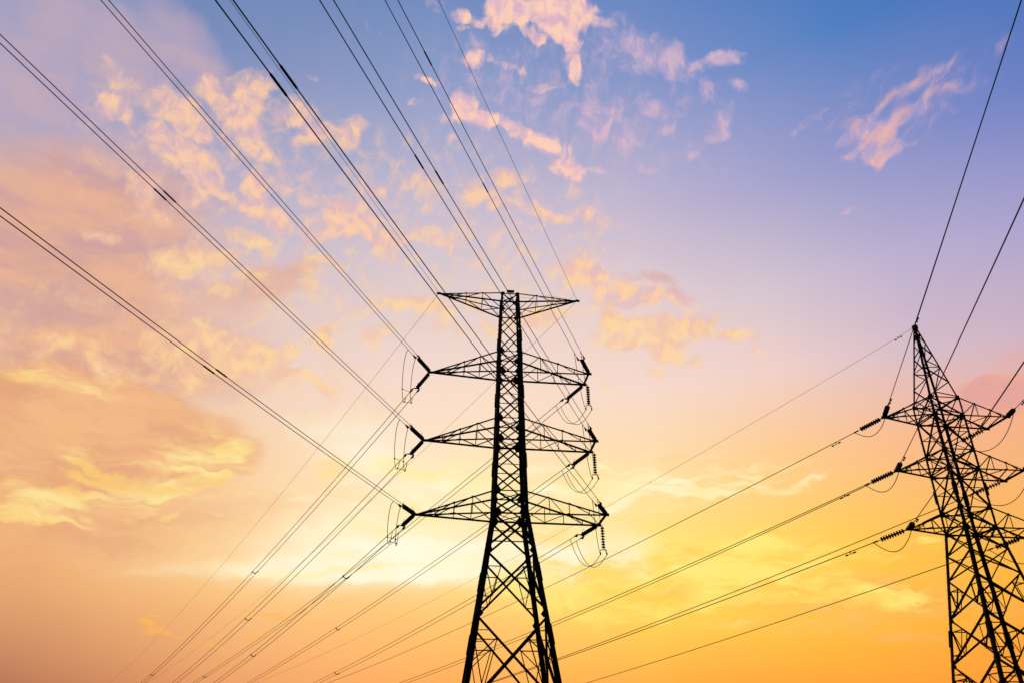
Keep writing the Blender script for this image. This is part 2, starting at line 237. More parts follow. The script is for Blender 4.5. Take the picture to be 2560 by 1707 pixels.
    # the sun is low: the undersides catch its light, the parts with more cloud below them are in shade
    below = N.new('ShaderNodeVectorMath')
    below.operation = 'ADD'
    L.new(P, below.inputs[0])
    below.inputs[1].default_value = (0.15, -0.55, 0.0)
    shade = smooth(math_('SUBTRACT', noise(below.outputs[0], 0.62, 5.0, 0.55, 0.25), noise(P, 0.62, 5.0, 0.55, 0.25)), -0.14, 0.14)
    shade2 = smooth(noise(wispv.outputs[0], 0.5, 5.0, 0.6, 0.2), 0.36, 0.64)

    def tile(idx, a_lo, a_hi, e_lo, e_hi):
        """One patch of sky as a node group: clear sky in, sky with its clouds out."""
        gr = bpy.data.node_groups.new('sky_patch', 'ShaderNodeTree')
        ins = ['second_order', 'first_order', 'clear', 'dusk', 'shade', 'shade_wispy', 'puff', 'wispy', 'streak', 'soft']
        for k, sn in enumerate(ins):
            st_ = 'NodeSocketVector' if k < 2 else 'NodeSocketColor' if k == 2 else 'NodeSocketFloat'
            gr.interface.new_socket(sn, in_out='INPUT', socket_type=st_)
        gr.interface.new_socket('sky', in_out='OUTPUT', socket_type='NodeSocketColor')
        GN, GL = gr.nodes, gr.links
        gi = GN.new('NodeGroupInput')
        go = GN.new('NodeGroupOutput')
        inp = dict(zip(ins, gi.outputs))
        # a hair of difference keeps every patch's nodes separate
        own = 1.0 + 2e-5 * (idx + 1)

        def node(kind, op, *vals):
            n = GN.new(kind)
            if op:
                n.operation = op
            for k, v in enumerate(vals):
                if isinstance(v, bpy.types.NodeSocket):
                    GL.new(v, n.inputs[k])
                else:
                    n.inputs[k].default_value = v
            return n

        def m_(op, *vals):
            return node('ShaderNodeMath', op, *vals).outputs[0]

        def smooth_(v, lo, hi):
            n = node('ShaderNodeMapRange', None, v, lo, hi, 0.0, 1.0)
            n.interpolation_type = 'SMOOTHSTEP'
            return n.outputs[0]

        def mix_(f, a, b):
            n = GN.new('ShaderNodeMix')
            n.data_type = 'RGBA'
            for k, v in ((0, f), (6, a), (7, b)):
                if isinstance(v, bpy.types.NodeSocket):
                    GL.new(v, n.inputs[k])
                else:
                    n.inputs[k].default_value = v
            return n.outputs[2]

        col = inp['clear']
        for name, c1, c2, kn, lo, hi, amax, kind in CLOUD_KINDS:
            acc = 0.0
            for a0, e0, ra, rb, tilt, amp in CLOUD_LOBES[name]:
                ra, rb = ra * LOBE_GROW, rb * LOBE_GROW
                ct, st = math.cos(R(tilt)), math.sin(R(tilt))
                ha = math.hypot(ra * ct, rb * st) + 1.4
                he = math.hypot(ra * st, rb * ct) + 1.2
                if a0 + ha < a_lo or a0 - ha > a_hi or e0 + he < e_lo or e0 - he > e_hi:
                    continue
                A = ct * ct / ra ** 2 + st * st / rb ** 2
                B = 2 * ct * st * (1 / ra ** 2 - 1 / rb ** 2)
                Cc = st * st / ra ** 2 + ct * ct / rb ** 2
                q1 = [-A * own, -B * own, -Cc * own]
                q2 = [(2 * A * a0 + B * e0) * own, (2 * Cc * e0 + B * a0) * own,
                      (1 - (A * a0 * a0 + B * a0 * e0 + Cc * e0 * e0)) * own]
                d1 = node('ShaderNodeVectorMath', 'DOT_PRODUCT', inp['second_order'], q1).outputs['Value']
                d2 = node('ShaderNodeVectorMath', 'DOT_PRODUCT', inp['first_order'], q2).outputs['Value']
                acc = m_('MULTIPLY_ADD', m_('MAXIMUM', m_('ADD', d1, d2), 0.0), amp, acc)
            if acc == 0.0:
                continue
            m = m_('MINIMUM', acc, 1.15)
            n = m_('MULTIPLY', m_('SUBTRACT', inp[kind], 0.5), kn * 1.6)
            dens = m_('MULTIPLY_ADD', n, smooth_(m, 0.0, 0.25), m)
            alpha = m_('MULTIPLY', smooth_(dens, lo, hi), amax)
            c = mix_(inp['shade_wispy'] if kind in ('wispy', 'soft') else inp['shade'],
                     lin(c1) + [own], lin(c2) + [1])
            col = mix_(alpha, col, c)
        col = mix_(inp['dusk'], [0.018, 0.026, 0.055, own], col)
        GL.new(col, go.inputs[0])
        return gr

    # the sky opposite the sunset is already dusk-dark
    dusk = smooth(dy, -0.35, 0.42)

    # the sky is worked out patch by patch, each with only the cloud lobes that reach it
    clear = col

    def background(c):
        b = N.new('ShaderNodeBackground')
        L.new(c, b.inputs[0])
        b.inputs[1].default_value = 1.0
        return b.outputs[0]

    def join(axis, cuts, shaders):
        sh = shaders[0]
        for cut, nxt in zip(cuts, shaders[1:]):
            m = N.new('ShaderNodeMixShader')
            L.new(math_('GREATER_THAN', axis, cut), m.inputs[0])
            L.new(sh, m.inputs[1])
            L.new(nxt, m.inputs[2])
            sh = m.outputs[0]
        return sh

    shared = [M1, M2, clear, dusk, shade, shade2, puff, wispy, streak, soft]

    def patch(idx, *box):
        g = N.new('ShaderNodeGroup')
        g.node_tree = tile(idx, *box)
        for k, v in enumerate(shared):
            L.new(v, g.inputs[k])
        return background(g.outputs[0])

    INF = 999.0
    columns = []
    for ia, (a_lo, a_hi) in enumerate(zip([-INF] + AZ_CUTS, AZ_CUTS + [INF])):
        cells = [patch(ia * 10 + ie, a_lo, a_hi, e_lo, e_hi)
                 for ie, (e_lo, e_hi) in enumerate(zip([-INF] + EL_CUTS, EL_CUTS + [INF]))]
        columns.append(join(el, EL_CUTS, cells))
    patched = join(az, AZ_CUTS, columns)

    sky = N.new('ShaderNodeTexSky')
    sky.sky_type = 'NISHITA'
    sky.sun_disc = False
    sky.sun_elevation = R(SUN_EL)
    sky.sun_rotation = R(SUN_AZ)
    sky.altitude = 50
    bg2 = N.new('ShaderNodeBackground')
    L.new(sky.outputs[0], bg2.inputs[0])
    bg2.inputs[1].default_value = 0.002
    add = N.new('ShaderNodeAddShader')
    L.new(patched, add.inputs[0])
    L.new(bg2.outputs[0], add.inputs[1])
    out = N.new('ShaderNodeOutputWorld')
    L.new(add.outputs[0], out.inputs[0])
    w.cycles.sampling_method = 'MANUAL'
    w.cycles.sample_map_resolution = 256


SUN_EL, SUN_AZ = 7.0, -3.0
build_world()
sun = bpy.data.lights.new('sun', 'SUN')
sun.energy = 0.6
sun.angle = R(0.5)
sun.color = (1.0, 0.72, 0.42)
sun_ob = bpy.data.objects.new('sun', sun)
COL.objects.link(sun_ob)
sd = Vector((math.sin(R(SUN_AZ)) * math.cos(R(SUN_EL)), math.cos(R(SUN_AZ)) * math.cos(R(SUN_EL)), math.sin(R(SUN_EL))))
sun_ob.rotation_euler = sd.to_track_quat('Z', 'Y').to_euler()
sun_ob.location = sd * 300


# ------------------------------------------------------------------ materials
def material(name, c1, c2, rough, scale=6.0, metal=0.0, bump=0.0, spec=0.3):
    m = bpy.data.materials.new(name)
    m.use_nodes = True
    nt = m.node_tree
    b = nt.nodes['Principled BSDF']
    tc = nt.nodes.new('ShaderNodeTexCoord')
    nz = nt.nodes.new('ShaderNodeTexNoise')
    nz.inputs['Scale'].default_value = scale
    nz.inputs['Detail'].default_value = 5
    nt.links.new(tc.outputs['Object'], nz.inputs['Vector'])
    mx = nt.nodes.new('ShaderNodeMix')
    mx.data_type = 'RGBA'
    mx.inputs[6].default_value = (*c1, 1)
    mx.inputs[7].default_value = (*c2, 1)
    nt.links.new(nz.outputs[0], mx.inputs[0])
    nt.links.new(mx.outputs[2], b.inputs['Base Color'])
    b.inputs['Roughness'].default_value = rough
    b.inputs['Metallic'].default_value = metal
    b.inputs['Specular IOR Level'].default_value = spec
    if bump:
        bp = nt.nodes.new('ShaderNodeBump')
        bp.inputs['Strength'].default_value = bump
        nt.links.new(nz.outputs[0], bp.inputs['Height'])
        nt.links.new(bp.outputs[0], b.inputs['Normal'])
    return m


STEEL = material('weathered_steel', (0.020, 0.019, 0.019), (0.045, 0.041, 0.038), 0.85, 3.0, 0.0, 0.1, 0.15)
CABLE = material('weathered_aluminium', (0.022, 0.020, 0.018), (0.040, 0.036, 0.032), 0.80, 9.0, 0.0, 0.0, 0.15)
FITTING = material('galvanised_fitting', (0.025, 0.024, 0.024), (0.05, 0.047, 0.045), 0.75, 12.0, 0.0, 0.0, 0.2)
GLAZE = material('brown_glazed_porcelain', (0.018, 0.010, 0.008), (0.032, 0.018, 0.013), 0.45, 15.0, 0.0, 0.0, 0.25)
CONCRETE = material('rough_concrete', (0.22, 0.21, 0.19), (0.36, 0.34, 0.31), 0.95, 4.0, 0.0, 0.3)
GRASS = material('dry_grassland', (0.035, 0.050, 0.018), (0.085, 0.080, 0.035), 1.0, 0.35, 0.0, 0.5)


# ------------------------------------------------------------------ mesh helpers
class MB:
    """Collects bars, tubes and plates and links them as one mesh object."""

    def __init__(self):
        self.v, self.f = [], []

    def add(self, vs, fs):
        o = len(self.v)
        self.v += [tuple(p) for p in vs]
        self.f += [tuple(i + o for i in f) for f in fs]

    def prism(self, ring, shift):
        n = len(ring)
        vs = list(ring) + [Vector(p) + shift for p in ring]
        fs = [tuple(range(n))[::-1], tuple(range(n, 2 * n))]
        fs += [(i, (i + 1) % n, n + (i + 1) % n, n + i) for i in range(n)]
        self.add(vs, fs)

    def angle(self, p, q, w, u=None, v=None, t=None):
        """L-section steel angle from p to q; u, v are the directions of its two flanges."""
        p, q = Vector(p), Vector(q)
        d = (q - p).normalized()
        u = Vector(u) if u else Vector((0, 0, 1)) if abs(d.z) < 0.9 else Vector((1, 0, 0))
        u = (u - d * u.dot(d)).normalized()
        v = d.cross(u) if v is None else Vector(v)
        v = (v - d * v.dot(d) - u * v.dot(u)).normalized()
        t = t or max(0.012, w * 0.13)
        prof = [(0, 0), (w, 0), (w, t), (t, t), (t, w), (0, w)]
        self.prism([p + u * a + v * b for a, b in prof], q - p)

    def box(self, c, sx, sy, sz, M=None):
        M = M or Matrix.Identity(3)
        c = Vector(c)
        vs = [c + M @ Vector((x * sx / 2, y * sy / 2, z * sz / 2)) for z in (-1, 1) for x, y in ((-1, -1), (1, -1), (1, 1), (-1, 1))]
        self.add(vs, [(3, 2, 1, 0), (4, 5, 6, 7), (0, 1, 5, 4), (1, 2, 6, 5), (2, 3, 7, 6), (3, 0, 4, 7)])

    def tube(self, pts, r, n=8):
        pts = [Vector(p) for p in pts]
        vs, fs = [], []
        ref = None
        for i, p in enumerate(pts):
            d = (pts[min(i + 1, len(pts) - 1)] - pts[max(i - 1, 0)]).normalized()
            if ref is None:
                ref = Vector((0, 0, 1)) if abs(d.z) < 0.8 else Vector((1, 0, 0))
            a = (ref - d * ref.dot(d)).normalized()
            ref = a
            b = d.cross(a)
            rr = r[i] if isinstance(r, (list, tuple)) else r
            vs += [p + (a * math.cos(k * 2 * math.pi / n) + b * math.sin(k * 2 * math.pi / n)) * rr for k in range(n)]
        for i in range(len(pts) - 1):
            fs += [(i * n + k, i * n + (k + 1) % n, (i + 1) * n + (k + 1) % n, (i + 1) * n + k) for k in range(n)]
        fs.append(tuple(range(n))[::-1])
        fs.append(tuple(range((len(pts) - 1) * n, len(pts) * n)))
        self.add(vs, fs)

    def lathe(self, prof, n=16):
        vs, fs = [], []
        for z, r in prof:
            vs += [(r * math.cos(k * 2 * math.pi / n), r * math.sin(k * 2 * math.pi / n), z) for k in range(n)]
        for i in range(len(prof) - 1):
            fs += [(i * n + k, i * n + (k + 1) % n, (i + 1) * n + (k + 1) % n, (i + 1) * n + k) for k in range(n)]
        fs.append(tuple(range(n))[::-1])
        fs.append(tuple(range((len(prof) - 1) * n, len(prof) * n)))
        self.add(vs, fs)

    def mesh(self, name, mat, smooth=False):
        me = bpy.data.meshes.new(name)
        me.from_pydata(self.v, [], self.f)
        me.materials.append(mat)
        if smooth:
            me.polygons.foreach_set('use_smooth', [True] * len(me.polygons))
        me.update()
        return me

    def build(self, name, mat, parent=None, smooth=False):
        o = bpy.data.objects.new(name, self.mesh(name, mat, smooth))
        COL.objects.link(o)
        o.parent = parent
        return o


def tag(o, label, cat, group=None):
    o['label'] = label
    o['category'] = cat
    if group:
        o['group'] = group
    return o


def empty(name, loc, rz=0.0):
    o = bpy.data.objects.new(name, None)
    o.empty_display_size = 0.3
    COL.objects.link(o)
    o.location = loc
    o.rotation_euler = (0, 0, rz)
    return o


def lerp(a, b, t):
    return Vector(a) * (1 - t) + Vector(b) * t


# ------------------------------------------------------------------ ground
def ground():
    m = MB()
    rings = [0, 15, 30, 50, 75, 110, 160, 240, 360, 600, 1000, 2000, 4000, 9000]
    n = 64
    vs, fs = [(0, 0, 0)], []
    for r in rings[1:]:
        for k in range(n):
            a = 2 * math.pi * k / n
            x, y = r * math.cos(a), r * math.sin(a)
            z = 0.10 * math.sin(x * 0.11) * math.cos(y * 0.09) + 0.06 * math.sin(x * 0.31 + y * 0.2)
            vs.append((x, y, z - 0.12 if r < 1000 else -0.2))
    for k in range(n):
        fs.append((0, 1 + k, 1 + (k + 1) % n))
    for i in range(len(rings) - 2):
        o = 1 + i * n
        fs += [(o + k, o + n + k, o + n + (k + 1) % n, o + (k + 1) % n) for k in range(n)]
    m.add(vs, fs)
    g = m.build('ground', GRASS, smooth=True)
    g['kind'] = 'structure'


ground()


# ------------------------------------------------------------------ lattice towers
def leg_dirs(sx, sy):
    return (-sx, 0, 0), (0, -sy, 0)


FACES = [((-1, -1), (1, -1)), ((1, -1), (1, 1)), ((1, 1), (-1, 1)), ((-1, 1), (-1, -1))]


class Tower:
    def __init__(self, root, levels):
        self.root, self.levels = root, levels        # levels: (height, half width) from the top down

    def h(self, z):
        L = self.levels
        for (z1, h1), (z0, h0) in zip(L, L[1:]):
            if z0 <= z <= z1:
                return h0 + (h1 - h0) * (z - z0) / (z1 - z0)
        return L[0][1] if z > L[0][0] else L[-1][1]

    def c(self, sx, sy, z, inset=0.0):
        h = self.h(z) - inset
        return Vector((sx * h, sy * h, z))

    def legs(self, widths, splices, plates, peak=None):
        for sx, sy in ((-1, -1), (1, -1), (1, 1), (-1, 1)):
            m = MB()
            zs = [l[0] for l in self.levels]
            for za, zb in zip(zs, zs[1:]):
                w = next(wd for zz, wd in widths if zb >= zz - 1e-6)
                o = Vector((sx, sy, 0)) * (w * .42)
                m.angle(self.c(sx, sy, zb) + o, self.c(sx, sy, za) + o, w, *leg_dirs(sx, sy))
            for z, ln in splices:                      # lapped splice angles stand proud of the leg
                w = next(wd for zz, wd in widths if z >= zz - 1e-6) + 0.05
                o = Vector((sx, sy, 0)) * (w * .42 + .02)
                m.angle(self.c(sx, sy, z - ln / 2) + o, self.c(sx, sy, z + ln / 2) + o, w, *leg_dirs(sx, sy))
            if (sx, sy) == (1, -1) or (sx, sy) == (-1, 1):   # climbing pegs
                z = 3.0
                while z < zs[0] - 0.3:
                    p = self.c(sx, sy, z)
                    m.box(p + Vector((sx * 0.07, 0, 0)), 0.16, 0.018, 0.018)
                    z += 0.42
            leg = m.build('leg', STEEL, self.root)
            for z, sz in plates:
                g = MB()
                p = self.c(sx, sy, z, 0.0)
                for ax in (0, 1):
                    u = Vector((-sx, 0, 0)) if ax == 0 else Vector((0, -sy, 0))
                    nrm = Vector((0, sy, 0)) if ax == 0 else Vector((sx, 0, 0))
                    b = p + nrm * 0.012
                    ring = [b - u * 0.05 - Vector((0, 0, sz * .45)), b + u * sz * .55 - Vector((0, 0, sz * .55)), b + u * sz * .95,
                            b + u * sz * .55 + Vector((0, 0, sz * .55)), b - u * 0.05 + Vector((0, 0, sz * .45))]
                    g.prism(ring, nrm * 0.016)
                g.build('gusset_plate', STEEL, leg)
            f = MB()
            b = self.c(sx, sy, 0.0)
            f.prism([b + Vector((x, y, -0.6)) for x, y in ((-.6, -.6), (.6, -.6), (.6, .6), (-.6, .6))], Vector((0, 0, 0.9)))
            f.prism([b + Vector((x, y, 0.3)) for x, y in ((-.4, -.4), (.4, -.4), (.4, .4), (-.4, .4))], Vector((0, 0, 0.15)))
            f.build('footing', CONCRETE, self.root)

    def faces(self, panels, horizontals, redundant=()):
        """panels: (top, bottom, bar width, gap)."""
        for k, ((ax, ay), (bx, by)) in enumerate(FACES):
            m = MB()
            n = Vector((ax + bx, ay + by, 0)).normalized()
            for z1, z0, w, gap in panels:
                t1, t0 = z1 - gap, z0 + gap
                m.angle(self.c(ax, ay, t0) + n * .01, self.c(bx, by, t1) + n * .01, w, (0, 0, 1), -n)
                m.angle(self.c(bx, by, t0) - n * .035, self.c(ax, ay, t1) - n * .035, w, (0, 0, 1), -n)
            for z, w in horizontals:
                m.angle(self.c(ax, ay, z) - n * .02, self.c(bx, by, z) - n * .02, w, (0, 0, -1), -n)
            for z1, z0, gap, w, extra in redundant:
                t1, t0 = z1 - gap, z0 + gap
                for (px, py), (qx, qy) in (((ax, ay), (bx, by)), ((bx, by), (ax, ay))):
                    def upper(t):
                        return lerp(self.c(px, py, t1), self.c(qx, qy, t0), t) - n * .04

                    def lower(t):
                        return lerp(self.c(px, py, t0), self.c(qx, qy, t1), t) - n * .04
                    ta = 0.23
                    A, B = upper(ta), lower(ta)
                    la, lb = self.c(px, py, A.z) - n * .04, self.c(px, py, B.z) - n * .04
                    m.angle(la, A, w, (0, 0, -1), -n)
                    m.angle(lb, B, w, (0, 0, -1), -n)
                    m.angle(A, B, w, None, -n)
                    m.angle(la, B, w, None, -n)
                    if extra:
                        a2 = upper(0.13)
                        l2 = self.c(px, py, a2.z) - n * .04
                        m.angle(l2, a2, w * .8, (0, 0, -1), -n)
                        mid = self.c(px, py, (A.z + B.z) / 2) - n * .04
                        m.angle(mid, A, w, None, -n)
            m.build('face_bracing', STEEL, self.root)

    def plans(self, heights, w):
        for z in heights:
            m = MB()
            m.angle(self.c(-1, -1, z) - Vector((0, 0, .06)), self.c(1, 1, z) - Vector((0, 0, .06)), w, (0, 0, -1))
            m.angle(self.c(1, -1, z) - Vector((0, 0, .12)), self.c(-1, 1, z) - Vector((0, 0, .12)), w, (0, 0, -1))
            m.build('plan_bracing', STEEL, self.root)

    def arm(self, side, zu, zl, tip_near, tip_far, wc, wl, stations, name='cross_arm', flip=False, tipsize=0.22):
        """Four chords from the body to one tip, or to a near and a far tip joined by an end bar."""
        un, uf = self.c(side, -1, zu), self.c(side, 1, zu)
        ln, lf = self.c(side, -1, zl), self.c(side, 1, zl)
        tn, tf = Vector(tip_near), Vector(tip_far)
        root = empty(name, (0, 0, 0))
        root.parent = self.root
        down = Vector((0, 0, -1))
        for a, b in ((un, tn), (uf, tf), (ln, tn), (lf, tf)):
            m = MB()
            m.angle(a, b, wc, (0, 0, -1), (0, -1 if a.y > 0 else 1, 0))
            m.build('chord', STEEL, root)
        m = MB()
        ts = stations

        def pts(t):
            return lerp(un, tn, t), lerp(uf, tf, t), lerp(ln, tn, t), lerp(lf, tf, t)
        prev = pts(0.0)
        for i, t in enumerate(ts):
            cur = pts(t)
            m.angle(cur[0], cur[2], wl, (side, 0, 0))
            m.angle(cur[1], cur[3], wl, (side, 0, 0))
            if i % 2 == 0:
                m.angle(prev[2], cur[3], wl)
                m.angle(prev[0] if i else prev[2], cur[2] if i else cur[0], wl)
                m.angle(prev[1] if i else prev[3], cur[3] if i else cur[1], wl)
            else:
                m.angle(prev[3], cur[2], wl)
                m.angle(prev[0], cur[1], wl)
            prev = cur
        if (tn - tf).length > 0.3:
            m.angle(prev[2], tf, wl)
        m.build('lacing', STEEL, root)
        if (tn - tf).length > 0.3:
            e = MB()
            e.angle(tn, tf, wc * 1.15, (0, 0, -1), (-side, 0, 0))
            e.build('end_bar', STEEL, root)
        for tp in ([tn] if (tn - tf).length < 0.3 else [tn, tf]):
            e = MB()
            e.box(tp + Vector((side * 0.04, 0, -0.02)), tipsize * 1.5, 0.03, tipsize)
            e.box(tp + Vector((side * 0.02, 0, 0.03)), tipsize * 1.1, tipsize * .8, 0.03)
            e.build('tip_plate', FITTING, root)
        return root


# central tower -------------------------------------------------------
T1_ROT = R(5.8734)
t1 = empty('lattice_tower', (-0.219, 58.0, 0.0), T1_ROT)
tag(t1, 'tall central lattice pylon with a flat top arm and three arms each side', 'pylon')
Z1 = [37.738, 36.137, 32.168, 30.394, 26.367, 24.635, 20.565, 18.889]
H1 = [0.675, 0.738, 0.875, 0.885, 0.990, 1.012, 1.141, 1.193]
A = Tower(t1, list(zip(Z1, H1)) + [(16.1, 1.193 + (4.068 - 1.193) * (18.889 - 16.1) / 18.889),
                                   (11.7, 1.193 + (4.068 - 1.193) * (18.889 - 11.7) / 18.889),
                                   (5.2, 1.193 + (4.068 - 1.193) * (18.889 - 5.2) / 18.889), (0.0, 4.068)])
A.legs([(32.1, .18), (26.3, .23), (18.8, .27), (-1, .33)],
       [(33.6, 1.0), (28.6, 1.1), (22.9, 1.1), (14.6, 1.3), (10.4, 1.3)],
       [(37.65, .28), (36.137, .34), (32.168, .46), (30.394, .58), (26.367, .48), (24.635, .60), (20.565, .50), (18.889, .62), (16.1, .36), (11.7, .40), (5.2, .42)])
A.faces([(37.738, 36.137, .08, .05), (36.137, 34.2, .085, .05), (34.2, 32.168, .085, .05), (32.168, 30.394, .09, .05),
         (30.394, 28.4, .10, .06), (28.4, 26.367, .10, .06), (26.367, 24.635, .10, .06), (24.635, 22.6, .11, .08), (22.6, 20.565, .11, .08),
         (20.565, 18.889, .12, .08), (18.889, 16.1, .15, .22), (16.1, 11.7, .15, .28), (11.7, 5.2, .16, .30), (5.2, 0.25, .16, .2)],
        [(37.70, .10), (36.137, .07), (32.168, .07), (30.394, .12), (28.4, .05), (26.367, .07), (24.635, .12), (20.565, .08), (18.889, .12), (17.5, .07), (22.6, .05)],
        [(16.1, 11.7, .28, .065, False), (11.7, 5.2, .30, .07, True)])
A.plans([37.70, 32.168, 30.394, 26.367, 24.635, 20.565, 18.889], .06)
A.arm(-1, Z1[0], Z1[1], (-5.893, 0, Z1[0]), (-5.893, 0, Z1[0]), .10, .055, [.30, .56, .80], 'earth_wire_arm')
A.arm(1, Z1[0], Z1[1], (5.780, 0, Z1[0]), (5.780, 0, Z1[0]), .10, .055, [.30, .56, .80], 'earth_wire_arm')
ARM1 = [(2, 3, -6.286, 6.275, 6.257), (4, 5, -6.845 + .36, 6.508, 6.534), (6, 7, -6.845, 6.951, 6.906)]
K1 = 1.131
for iu, il, lt, rn, rf in ARM1:
    A.arm(-1, Z1[iu], Z1[il], (lt, 0, Z1[il]), (lt, 0, Z1[il]), .115, .06, [.27, .50, .74])
    A.arm(1, Z1[iu], Z1[il], (rn, -H1[il] * K1, Z1[il]), (rf, H1[il] * K1, Z1[il]), .115, .06, [.28, .53, .78])
m = MB()
m.box((0.03, -0.62, 37.90), 0.62, 0.10, 0.22)
m.box((0.03, -0.57, 37.80), 0.08, 0.04, 0.12)
m.build('top_box', FITTING, t1)

# right tower ---------------------------------------------------------
T2_ROT = R(6.501)
t2 = empty('lattice_tower', (24.079, 42.0, 0.0), T2_ROT)
tag(t2, 'slimmer lattice pylon with pointed pyramid top at the right edge of the photo', 'pylon')
Z2 = [20.751, 19.681, 17.658, 16.563, 14.450, 13.376]
Hb = 0.843
B = Tower(t2, [(z, Hb) for z in Z2] + [(z, Hb + (2.657 - Hb) * (13.376 - z) / 13.376) for z in (12.2, 10.94, 9.05, 6.9, 4.2, 0.0)])
B.legs([(19, .10), (13.3, .125), (-1, .16)], [(15.4, .7), (8.2, .8)],
       [(20.751, .20), (19.681, .24), (17.658, .20), (16.563, .24), (14.45, .22), (13.376, .26), (9.05, .2), (6.9, .22), (4.2, .24)])
B.faces([(20.751, 19.681, .065, .02), (19.681, 17.658, .07, .02), (17.658, 16.563, .065, .02), (16.563, 14.45, .07, .02), (14.45, 13.376, .065, .02),
         (13.376, 12.2, .07, .02), (12.2, 10.94, .07, .03), (10.94, 9.05, .08, .03), (9.05, 6.9, .085, .03), (6.9, 4.2, .09, .04), (4.2, .25, .10, .05)],
        [(20.751, .06), (19.681, .08), (17.658, .06), (16.563, .08), (14.45, .06), (13.376, .08), (18.7, .04), (15.5, .04)],
        [(10.94, 9.05, .03, .045, False), (9.05, 6.9, .03, .05, False), (6.9, 4.2, .04, .05, True)])
B.plans([20.751, 19.681, 17.658, 16.563, 14.45, 13.376], .05)
pk = empty('peak', (0, 0, 0))
pk.parent = t2
apex = Vector((0, 0, 25.674))
for sx, sy in ((-1, -1), (1, -1), (1, 1), (-1, 1)):
    m = MB()
    m.angle(B.c(sx, sy, 20.751), apex + Vector((sx * .06, sy * .06, 0)), .095, *leg_dirs(sx, sy))
    m.build('chord', STEEL, pk)
m = MB()
for (ax, ay), (bx, by) in FACES:
    pa = lambda t: lerp(B.c(ax, ay, 20.751), apex, t)
    pb = lambda t: lerp(B.c(bx, by, 20.751), apex, t)
    tt = [0, .2, .4, .58, .74, .88]
    for i in range(len(tt) - 1):
        if i % 2 == 0:
            m.angle(pa(tt[i]), pb(tt[i + 1]), .06)
        else:
            m.angle(pb(tt[i]), pa(tt[i + 1]), .06)
    m.angle(pa(.4), pb(.4), .05)
    m.angle(pa(.88), pb(.88), .05)
m.build('lacing', STEEL, pk)
m = MB()
m.box(apex + Vector((0, 0, -.05)), .24, .24, .26)
m.build('peak_cap', FITTING, pk)
ARM2 = [(0, 1, -3.335, 3.432, 3.397), (2, 3, -3.328, 3.408, 3.504), (4, 5, -3.443, 3.608, 3.608)]
K2 = 1.053
for iu, il, lt, rn, rf in ARM2:
    B.arm(-1, Z2[iu], Z2[il], (lt, 0, Z2[il]), (lt, 0, Z2[il]), .075, .045, [.30, .56, .80], tipsize=.16)
    B.arm(1, Z2[iu], Z2[il], (rn, -Hb * K2, Z2[il]), (rf, Hb * K2, Z2[il]), .075, .045, [.33, .62, .84], tipsize=.16)


# ------------------------------------------------------------------ wires, strings and their fittings
# start on the tower, far end on the next tower of the line, sag, spread of a twin bundle (across, up)
WIRES = {
    'A': ((-7.028, 57.3, 18.889), (-57.9, -200.15, 19.26), 5.69, (-0.313, -0.004)),
    'B': ((-6.67, 57.336, 24.635), (-76.33, -195.39, 27.11), 2.635, (-0.364, -0.068)),
    'C': ((-6.472, 57.357, 30.394), (-74.78, -196.0, 38.16), 5.417, (-0.338, -0.056)),
    'D': ((-6.081, 57.397, 37.738), (-74.22, -196.51, 39.46), 4.265, None),
    'E': ((6.833, 57.37, 18.889), (-73.56, -207.9, 31.03), 5.861, (-0.347, 0.074)),
    'F': ((6.372, 57.528, 24.635), (-71.39, -208.19, 27.03), 4.81, (-0.388, 0.029)),
    'G': ((6.125, 57.647, 30.394), (-75.37, -206.75, 38.52), 4.5, (-0.484, 0.03)),
    'H': ((5.531, 58.591, 37.738), (-79.01, -205.82, 49.76), 2.0, None),
    'I': ((-6.472, 57.357, 30.394), (-151.37, 274.16, 16.18), 11.833, (0.59, 0.131)),
    'J': ((-6.67, 57.336, 24.635), (-144.17, 278.0, 19.08), 10.292, (0.627, 0.013)),
    'K': ((-7.028, 57.3, 18.889), (-134.96, 283.24, 23.0), 8.987, (0.488, -0.04)),
    'L': ((5.903, 59.636, 30.394), (-153.02, 282.78, 14.63), 9.534, (0.56, 0.007)),
    'M': ((6.164, 59.807, 24.635), (-146.46, 286.67, 13.76), 8.415, (0.441, -0.092)),
    'N': ((6.513, 60.048, 18.889), (-128.39, 297.28, 21.21), 7.486, (0.552, -0.089)),
    'O': ((-6.081, 57.397, 37.738), (-140.94, 280.26, 23.0), 6.617, None),
    'P': ((5.531, 58.591, 37.738), (-143.66, 288.06, 23.0), 8.318, None),
    'Q': ((24.079, 42.0, 25.674), (-161.5, 278.78, 23.0), 12.95, None),
    'R': ((20.766, 41.622, 19.681), (-133.23, 294.32, 25.42), 9.264, None),
    'S': ((20.772, 41.623, 16.563), (-142.82, 288.47, 23.0), 10.665, None),
    'S2': ((27.357, 43.237, 19.681), (-150.05, 282.66, 23.0), 12.89, None),
    'T': ((20.658, 41.61, 13.376), (-175.57, 269.17, 23.0), 14.468, None),
    'T2': ((27.46, 43.277, 16.563), (-180.4, 266.68, 23.0), 16.539, None),
    'U': ((27.564, 43.285, 13.376), (-127.45, 296.47, 20.76), 10.01, None),
    'V': ((24.079, 42.0, 25.674), (-43.95, -215.72, 37.71), 2.0, None),
    'W': ((20.766, 41.622, 19.681), (-47.83, -214.37, 31.78), 3.0, None),
    'X': ((20.772, 41.623, 16.563), (-60.42, -210.51, 14.04), 6.151, None),
    'Y': ((20.658, 41.61, 13.376), (-60.73, -210.41, 9.67), 5.511, None),
    'Z': ((27.585, 41.536, 19.681), (-57.27, -211.2, 7.67), 7.517, None),
    'ZB': ((27.565, 41.506, 16.563), (-57.29, -211.23, 4.55), 7.517, None),
    'ZC': ((27.764, 41.532, 13.376), (-57.09, -211.2, 1.36), 7.517, None),
}



